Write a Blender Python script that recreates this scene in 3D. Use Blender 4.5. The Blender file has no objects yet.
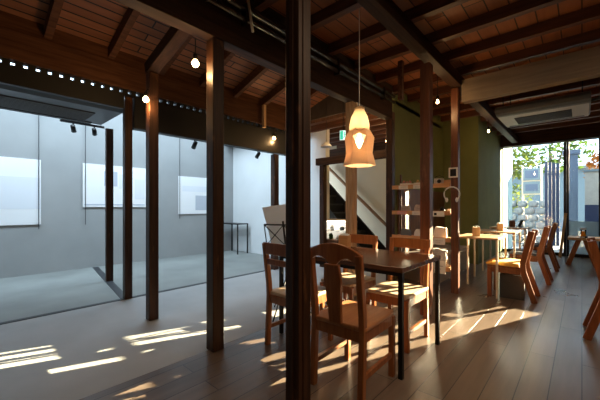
import bpy, bmesh, math, random
from mathutils import Vector, Matrix, Euler
random.seed(7)
S = bpy.context.scene
COL = S.collection
R = math.radians
# ------------------------------------------------------------------ camera, sky, sun, exposure
cd = bpy.data.cameras.new('camera')
cam = bpy.data.objects.new('camera', cd); COL.objects.link(cam)
cd.sensor_width = 36; cd.lens = 36*312/600
cd.shift_y = 7/600
cd.clip_start = 0.05
cam.location = (0, 0, 1.12)
cam.rotation_euler = (R(90), 0, R(42.1))
S.camera = cam
w = bpy.data.worlds.new('sky'); S.world = w; w.use_nodes = True
wn = w.node_tree.nodes; wl = w.node_tree.links
bg = wn['Background']
bg.inputs['Color'].default_value = (0.70, 0.86, 1.0, 1)
bg.inputs['Strength'].default_value = 3.6
sd = bpy.data.lights.new('sun', 'SUN'); sd.energy = 70; sd.angle = R(0.13); sd.color = (1.0, 0.80, 0.50)
sun = bpy.data.objects.new('sun', sd); COL.objects.link(sun)
SUN_AZ = R(68); SUN_TAN = 0.258
sv = Vector((math.cos(SUN_AZ), math.sin(SUN_AZ), SUN_TAN)).normalized()
sun.rotation_euler = sv.to_track_quat('Z', 'Y').to_euler(); sun.location = (6, 14, 6)
def area(name, loc, rot, sx, sy, power, col):
    l = bpy.data.lights.new(name, 'AREA'); l.shape = 'RECTANGLE'; l.size = sx; l.size_y = sy
    l.energy = power; l.color = col
    o = bpy.data.objects.new(name, l); COL.objects.link(o); o.location = loc; o.rotation_euler = rot
    return o
area('skylight_daylight', (-5.45, 1.4, 3.84), (0, 0, 0), 0.9, 5.6, 270, (0.66, 0.85, 1.0))
area('stair_room_fill', (-6.6, 5.8, 1.7), (R(90), 0, R(-90)), 1.2, 1.6, 95, (0.95, 1.0, 0.98))  # added area light brightening the stair wall, no window built here
area('dining_warm_fill', (0.7, 1.7, 2.74), (0, 0, 0), 2.0, 2.6, 44, (1.0, 0.74, 0.48))  # added warm fill over the dining side, no lamps built for it
p1 = area('window_portal', (0.4, 9.42, 1.35), (R(-90), 0, 0), 3.8, 2.5, 1, (1, 1, 1)); p1.data.cycles.is_portal = True
S.view_settings.view_transform = 'Standard'; S.view_settings.look = 'None'
S.view_settings.exposure = 0.0; S.view_settings.gamma = 1; S.view_settings.use_curve_mapping = False
# ------------------------------------------------------------------ materials
def newmat(name):
    m = bpy.data.materials.new(name); m.use_nodes = True
    return m, m.node_tree.nodes, m.node_tree.links, m.node_tree.nodes['Principled BSDF']
def plain(name, c, rough=0.5, metal=0.0, emit=None, es=0.0, spec=0.5, var=0.0, nscale=8, trans=0.0):
    m, n, l, b = newmat(name)
    b.inputs['Base Color'].default_value = (*c, 1); b.inputs['Roughness'].default_value = rough
    b.inputs['Metallic'].default_value = metal; b.inputs['Specular IOR Level'].default_value = spec
    if trans: b.inputs['Transmission Weight'].default_value = trans
    if emit:
        b.inputs['Emission Color'].default_value = (*emit, 1); b.inputs['Emission Strength'].default_value = es
    if var:
        tc = n.new('ShaderNodeTexCoord'); no = n.new('ShaderNodeTexNoise'); rp = n.new('ShaderNodeValToRGB')
        no.inputs['Scale'].default_value = nscale; no.inputs['Detail'].default_value = 5
        l.new(tc.outputs['Object'], no.inputs['Vector']); l.new(no.outputs['Fac'], rp.inputs['Fac'])
        rp.color_ramp.elements[0].color = (*[x*(1-var) for x in c], 1); rp.color_ramp.elements[0].position = .3
        rp.color_ramp.elements[1].color = (*[min(1, x*(1+var)) for x in c], 1); rp.color_ramp.elements[1].position = .7
        l.new(rp.outputs['Color'], b.inputs['Base Color'])
    return m
def wood(name, c1, c2, axis='z', rough=0.45, grain=14, bump=0.25, spec=0.5, wear=None):
    m, n, l, b = newmat(name)
    tc = n.new('ShaderNodeTexCoord'); mp = n.new('ShaderNodeMapping'); no = n.new('ShaderNodeTexNoise')
    rp = n.new('ShaderNodeValToRGB'); bp = n.new('ShaderNodeBump')
    sc = [grain]*3; sc['xyz'.index(axis)] = grain*0.07
    mp.inputs['Scale'].default_value = sc
    no.inputs['Scale'].default_value = 2.2; no.inputs['Detail'].default_value = 8; no.inputs['Roughness'].default_value = 0.6
    l.new(tc.outputs['Object'], mp.inputs['Vector']); l.new(mp.outputs['Vector'], no.inputs['Vector'])
    l.new(no.outputs['Fac'], rp.inputs['Fac'])
    rp.color_ramp.elements[0].color = (*c1, 1); rp.color_ramp.elements[0].position = 0.32
    rp.color_ramp.elements[1].color = (*c2, 1); rp.color_ramp.elements[1].position = 0.68
    out = rp.outputs['Color']
    if wear:
        n2 = n.new('ShaderNodeTexNoise'); n2.inputs['Scale'].default_value = 5; n2.inputs['Detail'].default_value = 6
        m2 = n.new('ShaderNodeMapping'); s2 = [2.2]*3; s2['xyz'.index(axis)] = 0.7; m2.inputs['Scale'].default_value = s2
        l.new(tc.outputs['Object'], m2.inputs['Vector']); l.new(m2.outputs['Vector'], n2.inputs['Vector'])
        r2 = n.new('ShaderNodeValToRGB'); r2.color_ramp.elements[0].position = 0.60; r2.color_ramp.elements[1].position = 0.68
        l.new(n2.outputs['Fac'], r2.inputs['Fac'])
        mx = n.new('ShaderNodeMix'); mx.data_type = 'RGBA'
        l.new(r2.outputs['Color'], mx.inputs['Factor']); l.new(out, mx.inputs['A']); mx.inputs['B'].default_value = (*wear, 1)
        out = mx.outputs['Result']
    l.new(out, b.inputs['Base Color'])
    b.inputs['Roughness'].default_value = rough; b.inputs['Specular IOR Level'].default_value = spec
    bp.inputs['Strength'].default_value = bump; bp.inputs['Distance'].default_value = 0.004
    l.new(no.outputs['Fac'], bp.inputs['Height']); l.new(bp.outputs['Normal'], b.inputs['Normal'])
    return m
def planks(name, ca, cb, cm, width, length, rough, mortar=0.004, grain=9, spec=0.5, rvar=0.0):
    # boards running along world y
    m, n, l, b = newmat(name)
    tc = n.new('ShaderNodeTexCoord'); sp = n.new('ShaderNodeSeparateXYZ'); cb_ = n.new('ShaderNodeCombineXYZ')
    l.new(tc.outputs['Object'], sp.inputs[0]); l.new(sp.outputs['Y'], cb_.inputs['X']); l.new(sp.outputs['X'], cb_.inputs['Y'])
    br = n.new('ShaderNodeTexBrick'); br.offset = 0.43; br.offset_frequency = 2
    br.inputs['Scale'].default_value = 1; br.inputs['Brick Width'].default_value = length; br.inputs['Row Height'].default_value = width
    br.inputs['Mortar Size'].default_value = mortar; br.inputs['Bias'].default_value = 0
    br.inputs['Color1'].default_value = (*ca, 1); br.inputs['Color2'].default_value = (*cb, 1); br.inputs['Mortar'].default_value = (*cm, 1)
    l.new(cb_.outputs[0], br.inputs['Vector'])
    mp = n.new('ShaderNodeMapping'); mp.inputs['Scale'].default_value = (grain, grain*0.08, grain)
    no = n.new('ShaderNodeTexNoise'); no.inputs['Scale'].default_value = 2; no.inputs['Detail'].default_value = 8
    l.new(tc.outputs['Object'], mp.inputs['Vector']); l.new(mp.outputs['Vector'], no.inputs['Vector'])
    mr = n.new('ShaderNodeMapRange'); mr.inputs['To Min'].default_value = 0.55; mr.inputs['To Max'].default_value = 1.45
    l.new(no.outputs['Fac'], mr.inputs['Value'])
    mx = n.new('ShaderNodeMix'); mx.data_type = 'RGBA'; mx.blend_type = 'MULTIPLY'; mx.inputs['Factor'].default_value = 1
    l.new(br.outputs['Color'], mx.inputs['A']); l.new(mr.outputs['Result'], mx.inputs['B'])
    l.new(mx.outputs['Result'], b.inputs['Base Color'])
    b.inputs['Roughness'].default_value = rough; b.inputs['Specular IOR Level'].default_value = spec
    if rvar:
        n3 = n.new('ShaderNodeTexNoise'); n3.inputs['Scale'].default_value = 1.6; n3.inputs['Detail'].default_value = 5
        l.new(tc.outputs['Object'], n3.inputs['Vector'])
        m3 = n.new('ShaderNodeMapRange'); m3.inputs['To Min'].default_value = rough-rvar; m3.inputs['To Max'].default_value = rough+rvar
        l.new(n3.outputs['Fac'], m3.inputs['Value']); l.new(m3.outputs['Result'], b.inputs['Roughness'])
    bp = n.new('ShaderNodeBump'); bp.invert = True; bp.inputs['Strength'].default_value = 0.5; bp.inputs['Distance'].default_value = 0.004
    l.new(br.outputs['Fac'], bp.inputs['Height']); l.new(bp.outputs['Normal'], b.inputs['Normal'])
    return m
def glassmat(name, tint=(0.96, 0.99, 1.0), refl=1.5):
    m = bpy.data.materials.new(name); m.use_nodes = True
    n = m.node_tree.nodes; l = m.node_tree.links; n.clear()
    o = n.new('ShaderNodeOutputMaterial'); t = n.new('ShaderNodeBsdfTransparent'); g = n.new('ShaderNodeBsdfGlossy')
    f = n.new('ShaderNodeFresnel'); f.inputs['IOR'].default_value = refl; mx = n.new('ShaderNodeMixShader')
    t.inputs['Color'].default_value = (*tint, 1); g.inputs['Roughness'].default_value = 0.02
    l.new(f.outputs[0], mx.inputs[0]); l.new(t.outputs[0], mx.inputs[1]); l.new(g.outputs[0], mx.inputs[2]); l.new(mx.outputs[0], o.inputs[0])
    return m
def translucent(name, c, mixf=0.5, alpha=1.0):
    m = bpy.data.materials.new(name); m.use_nodes = True
    n = m.node_tree.nodes; l = m.node_tree.links; n.clear()
    o = n.new('ShaderNodeOutputMaterial'); d = n.new('ShaderNodeBsdfDiffuse'); t = n.new('ShaderNodeBsdfTranslucent'); mx = n.new('ShaderNodeMixShader')
    d.inputs['Color'].default_value = (*c, 1); t.inputs['Color'].default_value = (*c, 1); mx.inputs[0].default_value = mixf
    l.new(d.outputs[0], mx.inputs[1]); l.new(t.outputs[0], mx.inputs[2])
    if alpha < 1:
        tr = n.new('ShaderNodeBsdfTransparent'); m2 = n.new('ShaderNodeMixShader'); m2.inputs[0].default_value = alpha
        l.new(tr.outputs[0], m2.inputs[1]); l.new(mx.outputs[0], m2.inputs[2]); l.new(m2.outputs[0], o.inputs[0])
    else: l.new(mx.outputs[0], o.inputs[0])
    return m
def emitter(name, c, s):
    m = bpy.data.materials.new(name); m.use_nodes = True
    n = m.node_tree.nodes; l = m.node_tree.links; n.clear()
    o = n.new('ShaderNodeOutputMaterial'); e = n.new('ShaderNodeEmission')
    e.inputs['Color'].default_value = (*c, 1); e.inputs['Strength'].default_value = s; l.new(e.outputs[0], o.inputs[0])
    return m
M = dict(
    floor_wood=planks('dark floorboards', (0.125, 0.088, 0.066), (0.18, 0.132, 0.098), (0.012, 0.008, 0.006), 0.15, 1.9, 0.31, 0.003, rvar=0.1),
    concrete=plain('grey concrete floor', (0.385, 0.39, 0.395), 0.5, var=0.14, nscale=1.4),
    concrete_shaded=plain('shade-toned gallery concrete', (0.25, 0.265, 0.255), 0.55, var=0.16, nscale=1.4),  # same concrete, darkened in colour for the dimmer gallery light
    ceil_board=planks('red brown ceiling boards', (0.25, 0.083, 0.029), (0.35, 0.125, 0.046), (0.02, 0.008, 0.004), 0.16, 3.1, 0.55, 0.006),
    lean_board=planks('lean-to ceiling boards', (0.20, 0.072, 0.026), (0.31, 0.115, 0.043), (0.008, 0.004, 0.002), 0.105, 2.6, 0.55, 0.008),
    roof=plain('roof sheet', (0.25, 0.25, 0.25), 0.8),
    dark_post=wood('dark stained post', (0.022, 0.010, 0.006), (0.075, 0.030, 0.014), 'z', 0.45, spec=0.3, wear=(0.12, 0.05, 0.022)),
    red_post=wood('red brown post', (0.07, 0.022, 0.009), (0.16, 0.054, 0.022), 'z', 0.4, wear=(0.2, 0.08, 0.035)),
    raw_post=wood('pale weathered post', (0.30, 0.16, 0.07), (0.58, 0.38, 0.20), 'z', 0.6, grain=18),
    beam_y=wood('dark beam', (0.020, 0.010, 0.006), (0.06, 0.028, 0.015), 'y', 0.6, spec=0.15),
    beam_brown=wood('brown beam', (0.07, 0.027, 0.012), (0.15, 0.062, 0.028), 'y', 0.6, spec=0.2),
    beam_x=wood('dark cross beam', (0.022, 0.011, 0.007), (0.065, 0.03, 0.016), 'x', 0.6, spec=0.2),
    joist=wood('ceiling joist wood', (0.055, 0.018, 0.008), (0.14, 0.05, 0.02), 'x', 0.5),
    pale_beam=wood('pale beam', (0.20, 0.155, 0.11), (0.31, 0.25, 0.18), 'x', 0.8, spec=0.1, grain=7),
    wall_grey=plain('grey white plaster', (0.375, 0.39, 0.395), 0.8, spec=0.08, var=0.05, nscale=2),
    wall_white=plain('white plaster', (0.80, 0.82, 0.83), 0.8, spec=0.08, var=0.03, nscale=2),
    wall_cream=plain('cream plaster', (0.74, 0.74, 0.66), 0.8, var=0.03, nscale=2),
    wall_green=plain('olive green plaster', (0.19, 0.215, 0.09), 0.75, spec=0.08, var=0.08, nscale=3),
    wall_dark=plain('dark brown wall', (0.05, 0.035, 0.025), 0.7, var=0.2),
    wainscot=wood('brown wall boards', (0.10, 0.045, 0.022), (0.19, 0.09, 0.045), 'z', 0.5),
    porch=plain('pale blue wall', (0.32, 0.47, 0.51), 0.8),
    strip=plain('dark floor strip', (0.035, 0.037, 0.042), 0.5),
    chair=wood('orange brown chair wood', (0.22, 0.066, 0.018), (0.40, 0.14, 0.042), 'z', 0.32, grain=20, bump=0.1),
    chair_dark=wood('dark red brown chair wood', (0.14, 0.042, 0.014), (0.27, 0.088, 0.03), 'z', 0.32, grain=20, bump=0.1),
    seat=wood('chair seat wood', (0.34, 0.13, 0.048), (0.50, 0.22, 0.09), 'y', 0.34, grain=12, bump=0.1),
    seat_pale=wood('pale seat wood', (0.55, 0.40, 0.25), (0.68, 0.53, 0.36), 'y', 0.4, grain=12, bump=0.1),
    table=wood('dark table wood', (0.07, 0.028, 0.013), (0.16, 0.07, 0.032), 'x', 0.24, grain=11, bump=0.08),
    table_pale=wood('pale table wood', (0.50, 0.31, 0.16), (0.64, 0.43, 0.25), 'x', 0.35, grain=10, bump=0.08),
    shelf=wood('orange shelf wood', (0.55, 0.26, 0.10), (0.70, 0.38, 0.17), 'x', 0.45, grain=12),
    veneer=wood('light veneer', (0.60, 0.36, 0.17), (0.75, 0.50, 0.27), 'z', 0.5),
    black=plain('black metal', (0.012, 0.012, 0.013), 0.4, metal=0.3),
    iron=plain('black painted steel', (0.02, 0.018, 0.016), 0.38, metal=0.6),
    pale_metal=plain('pale painted steel', (0.62, 0.55, 0.44), 0.4, metal=0.2),
    steel=plain('grey conduit', (0.16, 0.155, 0.15), 0.25, metal=0.8),
    ac_dark=plain('dark grey plastic', (0.06, 0.068, 0.075), 0.5),
    ac_pale=plain('pale grey plastic', (0.42, 0.44, 0.44), 0.5),
    ac_black=plain('black grille', (0.012, 0.012, 0.012), 0.6),
    paper=plain('white paper', (0.93, 0.95, 0.97), 0.8),
    paper_thin=translucent('thin white sheet', (0.93, 0.93, 0.92), 0.55),
    paper_grey=plain('pale print', (0.55, 0.60, 0.68), 0.8),
    paper_mid=plain('faint print', (0.83, 0.87, 0.93), 0.8),
    card=plain('cream card', (0.80, 0.74, 0.64), 0.7),
    card_pink=plain('pink card', (0.72, 0.33, 0.28), 0.7),
    yellow=plain('mustard cushion', (0.80, 0.43, 0.07), 0.8, var=0.1, nscale=20),
    blue=plain('grey blue cushion', (0.10, 0.12, 0.17), 0.9, var=0.1, nscale=20),
    beige=plain('beige fabric', (0.34, 0.30, 0.25), 0.9, var=0.08),
    stair=plain('black stair paint', (0.014, 0.013, 0.013), 0.5),
    tread=plain('worn black tread', (0.05, 0.047, 0.045), 0.4),
    rail=wood('brown handrail', (0.22, 0.12, 0.06), (0.34, 0.20, 0.10), 'x', 0.4),
    glass=glassmat('window glass'),
    film=translucent('frosted film', (0.55, 0.66, 0.66), 0.65, 0.62),
    shade=translucent('lamp paper', (0.84, 0.65, 0.46), 0.28),
    shade_up=translucent('pale lamp paper', (0.95, 0.86, 0.70), 0.6),
    bulb=emitter('warm bulb', (1.0, 0.78, 0.48), 14),
    bulb_small=emitter('small warm bulb', (1.0, 0.60, 0.25), 22),
    exit_green=emitter('lit green sign', (0.05, 0.55, 0.32), 1.3),
    exit_white=emitter('lit white sign', (0.75, 1.0, 0.92), 1.6),
    case_light=emitter('case lamp', (1.0, 0.90, 0.72), 12),
    navy=plain('navy paint', (0.018, 0.033, 0.085), 0.45),
    navy_light=plain('blue grey paint', (0.085, 0.13, 0.22), 0.5),
    grey_wall=plain('grey outside wall', (0.40, 0.41, 0.38), 0.9, var=0.08),
    street=plain('street paving', (0.17, 0.18, 0.19), 0.9, var=0.1),
    stone=plain('pale stone', (0.20, 0.23, 0.25), 0.9, var=0.25, nscale=5),
    leaf=translucent('green leaf', (0.055, 0.10, 0.025), 0.5),
    leaf_y=translucent('yellow green leaf', (0.13, 0.17, 0.04), 0.5),
    leaf_o=translucent('orange leaf', (0.42, 0.16, 0.04), 0.5),
    bark=plain('tree bark', (0.20, 0.16, 0.13), 0.9, var=0.3),
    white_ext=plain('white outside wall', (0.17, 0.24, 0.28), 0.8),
    amber=translucent('amber tea', (0.95, 0.50, 0.10), 0.6),
    clear=glassmat('clear glass', (0.98, 0.99, 0.99), 1.2),
    ceramic=plain('white ceramic', (0.8, 0.8, 0.78), 0.3),
    basket=plain('woven basket', (0.32, 0.20, 0.10), 0.8, var=0.3, nscale=60),
    food_a=plain('pink wrapped sweets', (0.55, 0.20, 0.16), 0.5, var=0.4, nscale=40),
    food_b=plain('golden biscuits', (0.62, 0.38, 0.14), 0.5, var=0.4, nscale=40),
    food_c=plain('grey wrapped packet', (0.48, 0.42, 0.37), 0.5, var=0.3, nscale=30),
    bin=plain('dark grey bin', (0.05, 0.046, 0.042), 0.6, var=0.15),
)
# ------------------------------------------------------------------ mesh helpers
def B(): return bmesh.new()
def box(bm, x0, x1, y0, y1, z0, z1):
    v = [bm.verts.new(p) for p in ((x0,y0,z0),(x1,y0,z0),(x1,y1,z0),(x0,y1,z0),(x0,y0,z1),(x1,y0,z1),(x1,y1,z1),(x0,y1,z1))]
    for f in ((3,2,1,0),(4,5,6,7),(0,1,5,4),(1,2,6,5),(2,3,7,6),(3,0,4,7)): bm.faces.new([v[i] for i in f])
    return bm
def bar(bm, a, b, w, h, up=(0,0,1)):
    # rectangular bar from a to b, w across, h along up
    a = Vector(a); b = Vector(b); d = (b-a).normalized(); u = Vector(up)
    s = d.cross(u)
    if s.length < 1e-4: s = d.cross(Vector((0,1,0)))
    s.normalize(); u = s.cross(d).normalized()
    r = []
    for p in (a, b):
        r.append([bm.verts.new(p + s*sx*w/2 + u*su*h/2) for sx, su in ((-1,-1),(1,-1),(1,1),(-1,1))])
    for i in range(4): bm.faces.new((r[0][i], r[0][(i+1)%4], r[1][(i+1)%4], r[1][i]))
    bm.faces.new(r[0][::-1]); bm.faces.new(r[1]); return bm
def sweep(bm, pts, w, h, up=(0,1,0)):
    # mitred rectangular bar through several points in one plane; up = plane normal (width w along it)
    n = Vector(up).normalized(); P = [Vector(p) for p in pts]; rings = []
    for i, p in enumerate(P):
        d = (P[min(i+1, len(P)-1)] - P[max(i-1, 0)]).normalized(); s = d.cross(n).normalized()
        rings.append([bm.verts.new(p + n*a*w/2 + s*c*h/2) for a, c in ((-1,-1),(1,-1),(1,1),(-1,1))])
    for q in range(len(rings)-1):
        for i in range(4): bm.faces.new((rings[q][i], rings[q][(i+1)%4], rings[q+1][(i+1)%4], rings[q+1][i]))
    bm.faces.new(rings[0][::-1]); bm.faces.new(rings[-1]); return bm
def tube(bm, pts, r, seg=10):
    P = [Vector(p) for p in pts]; rings = []
    rr = r if isinstance(r, (list, tuple)) else [r]*len(P)
    for i, p in enumerate(P):
        d = (P[min(i+1, len(P)-1)] - P[max(i-1, 0)]).normalized()
        a = Vector((0,0,1)) if abs(d.z) < 0.9 else Vector((1,0,0))
        s = d.cross(a).normalized(); t = s.cross(d)
        rings.append([bm.verts.new(p + (s*math.cos(k*2*math.pi/seg) + t*math.sin(k*2*math.pi/seg))*rr[i]) for k in range(seg)])
    for q in range(len(rings)-1):
        for k in range(seg): bm.faces.new((rings[q][k], rings[q][(k+1)%seg], rings[q+1][(k+1)%seg], rings[q+1][k]))
    bm.faces.new(rings[0][::-1]); bm.faces.new(rings[-1]); return bm
def lathe(bm, prof, seg=24, cap=True, c=(0,0)):
    rings = [[bm.verts.new((c[0]+r*math.cos(k*2*math.pi/seg), c[1]+r*math.sin(k*2*math.pi/seg), z)) for k in range(seg)] for r, z in prof]
    for q in range(len(rings)-1):
        for k in range(seg): bm.faces.new((rings[q][k], rings[q][(k+1)%seg], rings[q+1][(k+1)%seg], rings[q+1][k]))
    if cap: bm.faces.new(rings[0][::-1]); bm.faces.new(rings[-1])
    return bm
def prism(bm, outline, axis, a, b):
    # outline of 2-D points extruded along axis from a to b
    def p(u, v, t): return {'x': (t,u,v), 'y': (u,t,v), 'z': (u,v,t)}[axis]
    A = [bm.verts.new(p(u, v, a)) for u, v in outline]; C = [bm.verts.new(p(u, v, b)) for u, v in outline]
    bm.faces.new(A[::-1]); bm.faces.new(C)
    for i in range(len(outline)):
        j = (i+1) % len(outline); bm.faces.new((A[i], A[j], C[j], C[i]))
    bmesh.ops.recalc_face_normals(bm, faces=bm.faces); return bm
def ball(bm, c, r, u=14, v=10, sc=(1,1,1)):
    mt = Matrix.Translation(c) @ Matrix.Diagonal((r*sc[0], r*sc[1], r*sc[2], 1))
    bmesh.ops.create_uvsphere(bm, u_segments=u, v_segments=v, radius=1, matrix=mt); return bm
def obj(name, bm, mat, parent=None, loc=None, smooth=False, bevel=0.0, solid=0.0, rot=None):
    me = bpy.data.meshes.new(name); bmesh.ops.recalc_face_normals(bm, faces=bm.faces); bm.to_mesh(me); bm.free()
    me.materials.append(M[mat] if isinstance(mat, str) else mat)
    if smooth:
        for p in me.polygons: p.use_smooth = True
    o = bpy.data.objects.new(name, me); COL.objects.link(o)
    if parent: o.parent = parent
    if loc: o.location = loc
    if rot: o.rotation_euler = rot
    if solid:
        md = o.modifiers.new('solid', 'SOLIDIFY'); md.thickness = solid; md.offset = 0
    if bevel:
        md = o.modifiers.new('bevel', 'BEVEL'); md.width = bevel; md.segments = 2; md.limit_method = 'ANGLE'; md.angle_limit = R(40)
    return o
def tag(o, label, cat, group=None, kind=None):
    o['label'] = label; o['category'] = cat
    if group: o['group'] = group
    if kind: o['kind'] = kind
    return o
def thing(name, label, cat, loc=(0,0,0), rz=0, group=None):
    o = bpy.data.objects.new(name, None); COL.objects.link(o); o.empty_display_size = 0.1
    o.location = loc; o.rotation_euler = (0, 0, rz); return tag(o, label, cat, group)
def struct(name, bm, mat, parent=None, **k):
    o = obj(name, bm, mat, parent, **k); o['kind'] = 'structure'; return o
def dup(root, loc, rz, label):
    r = root.copy(); COL.objects.link(r); r.location = loc; r.rotation_euler = (0, 0, rz); r['label'] = label
    for ch in list(root.children):
        c = ch.copy(); COL.objects.link(c); c.parent = r
        for g in list(ch.children):
            d = g.copy(); COL.objects.link(d); d.parent = c
    return r
# ------------------------------------------------------------------ the room shell
bm = B(); box(bm, -2.17, 3.2, -2.2, 9.4, -0.12, 0.0); struct('floor', bm, 'floor_wood')
bm = B(); box(bm, -6.9, -4.131, -2.2, 6.75, -0.12, 0.0); struct('floor_gallery', bm, 'concrete_shaded')
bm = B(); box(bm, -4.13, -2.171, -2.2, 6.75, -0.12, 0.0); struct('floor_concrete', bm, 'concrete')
bm = B(); box(bm, -4.16, -4.10, -2.1, 4.8, 0.0, 0.006); struct('trim_1', bm, 'strip')
bm = B(); bar(bm, (-4.17, 1.40, 0.003), (-6.7, 1.75, 0.003), 0.09, 0.006); struct('trim_2', bm, 'strip')
# gallery walls (unseen clerestory added high on the long wall to brighten the strip gaps)
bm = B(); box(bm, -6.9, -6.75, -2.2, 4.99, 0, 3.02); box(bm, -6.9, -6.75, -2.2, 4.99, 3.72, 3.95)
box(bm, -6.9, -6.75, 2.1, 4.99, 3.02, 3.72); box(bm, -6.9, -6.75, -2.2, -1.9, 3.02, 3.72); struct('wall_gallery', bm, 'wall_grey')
wi = struct('window_added', box(B(), -6.86, -6.80, -1.9, 2.1, 3.02, 3.05), 'white_ext')
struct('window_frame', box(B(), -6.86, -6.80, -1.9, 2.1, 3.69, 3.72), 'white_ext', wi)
struct('pane', box(B(), -6.835, -6.827, -1.9, 2.1, 3.05, 3.69), 'glass', wi)
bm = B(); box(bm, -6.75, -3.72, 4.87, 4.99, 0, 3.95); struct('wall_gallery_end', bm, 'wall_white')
bm = B(); box(bm, -6.9, -4.98, -2.2, 4.99, 3.95, 4.05); struct('ceiling_gallery', bm, 'wall_white')
bm = B(); box(bm, -4.98, -4.18, -2.2, 4.99, 3.95, 4.05); struct('ceiling_gallery_inner', bm, 'wall_white')
bm = B(); box(bm, -4.18, -4.06, -2.2, 4.87, 2.82, 3.95); struct('wall_gallery_upper', bm, 'beam_brown')
# back and side walls behind the camera
bm = B(); box(bm, -6.9, 3.2, -2.3, -2.2, 0, 4.05); struct('wall_rear', bm, 'wall_dark')
bm = B(); box(bm, 3.1, 3.2, -2.2, 9.4, 0, 3.2); struct('wall_right', bm, 'wall_dark')
# green side wall and alcove behind the shelves
bm = B(); box(bm, -1.62, -1.50, 6.85, 9.36, 0, 3.2); struct('wall_green', bm, 'wall_green')
bm = B(); box(bm, -2.27, -1.62, 6.85, 6.97, 0, 3.2); struct('wall_alcove_end', bm, 'wall_green')
bm = B(); box(bm, -2.27, -2.15, 4.52, 6.85, 0, 3.2); struct('wall_alcove', bm, 'wall_green')
bm = B(); box(bm, -2.15, -2.12, 4.66, 6.84, 0, 1.42); struct('trim_3', bm, 'wainscot')
# stair room
bm = B(); box(bm, -6.9, -2.27, 6.62, 6.74, 0, 2.9); struct('wall_stair', bm, 'wall_cream')
bm = B(); box(bm, -6.9, -6.75, 4.99, 6.62, 0, 2.9); struct('wall_stair_side', bm, 'wall_cream')
bm = B(); box(bm, -6.9, -2.15, 4.6, 6.75, 2.72, 2.78); cs = struct('ceiling_stair', bm, 'wainscot')
for y in (4.75, 5.1, 5.45, 5.8, 6.15, 6.5): struct('joist', box(B(), -4.6, -2.28, y-0.03, y+0.03, 2.60, 2.72), 'joist', cs)
struct('beam', box(B(), -6.74, -2.28, 6.50, 6.615, 2.38, 2.60), 'beam_x', cs)
# main ceiling
bm = B(); box(bm, -2.1, 3.2, -2.2, 9.4, 2.93, 2.99); cm = struct('ceiling', bm, 'ceil_board')
y = -1.95
while y < 9.2:
    struct('joist', box(B(), -2.09, 3.1, y-0.035, y+0.035, 2.825, 2.93), 'joist', cm); y += 0.53
bm = B(); box(bm, -2.3, 3.3, -2.3, 9.5, 3.2, 3.3); struct('ceiling_roof', bm, 'roof')
# sloping lean-to ceiling
SL = 0.31
def zroof(x): return 2.83 + SL*(x + 4.1)
bm = B()
bar(bm, (-4.2, 1.25, zroof(-4.2)+0.15), (-2.1, 1.25, zroof(-2.1)+0.15), 6.9, 0.04); cl = struct('ceiling_slope', bm, 'lean_board')
for y in (-1.1, -0.52, 0.06, 0.64, 1.22, 1.80, 2.38, 2.96, 3.54, 4.12):
    struct('joist', bar(B(), (-4.15, y, zroof(-4.15)+0.06), (-2.16, y, zroof(-2.16)+0.06), 0.065, 0.12), 'beam_brown', cl)
bm = B(); box(bm, -2.17, -2.11, -2.2, 4.6, 2.86, 3.62); struct('wall_over_beam', bm, 'wall_dark')
bm = B(); box(bm, -4.06, -2.17, 4.60, 4.66, 2.79, 3.62); struct('wall_over_opening', bm, 'wall_dark')
# front: lintel, wall, glass doors
bm = B(); box(bm, -1.62, 3.2, 9.30, 9.42, 2.62, 3.2); struct('wall_front', bm, 'wall_dark')
bm = B(); box(bm, 1.86, 3.2, 9.30, 9.42, 0, 2.62); struct('wall_front_end', bm, 'wall_dark')
def glazed(name, x0, x1, film=None, pale=False):
    f = B(); t = 0.045; t0 = 0.010 if pale else t
    box(f, x0, x0+t0, 9.32, 9.38, 0.0, 2.615); box(f, x0+t0, x1-t, 9.32, 9.38, 2.603, 2.615)
    if not pale: box(f, x1-t, x1, 9.32, 9.38, 0.0, 2.615); box(f, x0+t, x1-t, 9.32, 9.38, 0.0, 0.07)
    o = struct(name, f, 'porch' if pale else 'black')
    if pale: struct('threshold', box(box(B(), x0+t0, x1, 9.32, 9.38, 0.0, 0.07), x1-t, x1, 9.32, 9.38, 0.07, 2.603), 'black', o)
    struct('pane', box(B(), x0+t0, x1-t, 9.347, 9.353, 0.07, 2.603), 'glass', o)
    if film: struct('frosted_film', box(B(), x0+t, x1-t, 9.343, 9.346, 0.07, film), 'film', o)
    return o
glazed('window_1', -1.495, -0.265, pale=True)
glazed('window_2', -0.262, 0.315, film=0.80)
g = glazed('window_4', 0.318, 1.858)
# added unseen boards with openings that cut the sun into streaks, bar below
def sun_mask(z0, z1, opens, name):
    f = B(); x = 0.363
    for a_, b_ in opens:
        if a_ > x: box(f, x, a_, 9.325, 9.342, z0, z1)
        x = b_
    box(f, x, 1.813, 9.325, 9.342, z0, z1); return struct(name, f, 'black', g)
sun_mask(2.365, 2.603, ((0.363, 0.40), (0.455, 0.53), (0.575, 0.755), (0.785, 0.81), (0.87, 0.95), (1.10, 1.17), (1.25, 1.33), (1.38, 1.46), (1.50, 1.555), (1.61, 1.79)), 'sun_mask_upper')
sun_mask(2.15, 2.325, ((0.44, 0.77), (0.83, 0.90), (0.97, 1.07), (1.22, 1.29), (1.38, 1.47), (1.50, 1.555), (1.61, 1.79)), 'sun_mask_lower')
struct('sun_mask_rail', box(B(), 0.363, 1.60, 9.322, 9.344, 2.325, 2.365), 'black', g)
struct('sun_mask_bar', box(B(), 0.885, 0.915, 9.325, 9.342, 0.07, 2.15), 'black', g)
bm = B(); box(bm, -1.60, -1.50, 9.43, 10.85, -0.1, 3.0); struct('wall_porch', bm, 'porch')
bm = B(); box(bm, -14, 16, 9.43, 40, -0.2, -0.08); struct('street_ground', bm, 'street')

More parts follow.
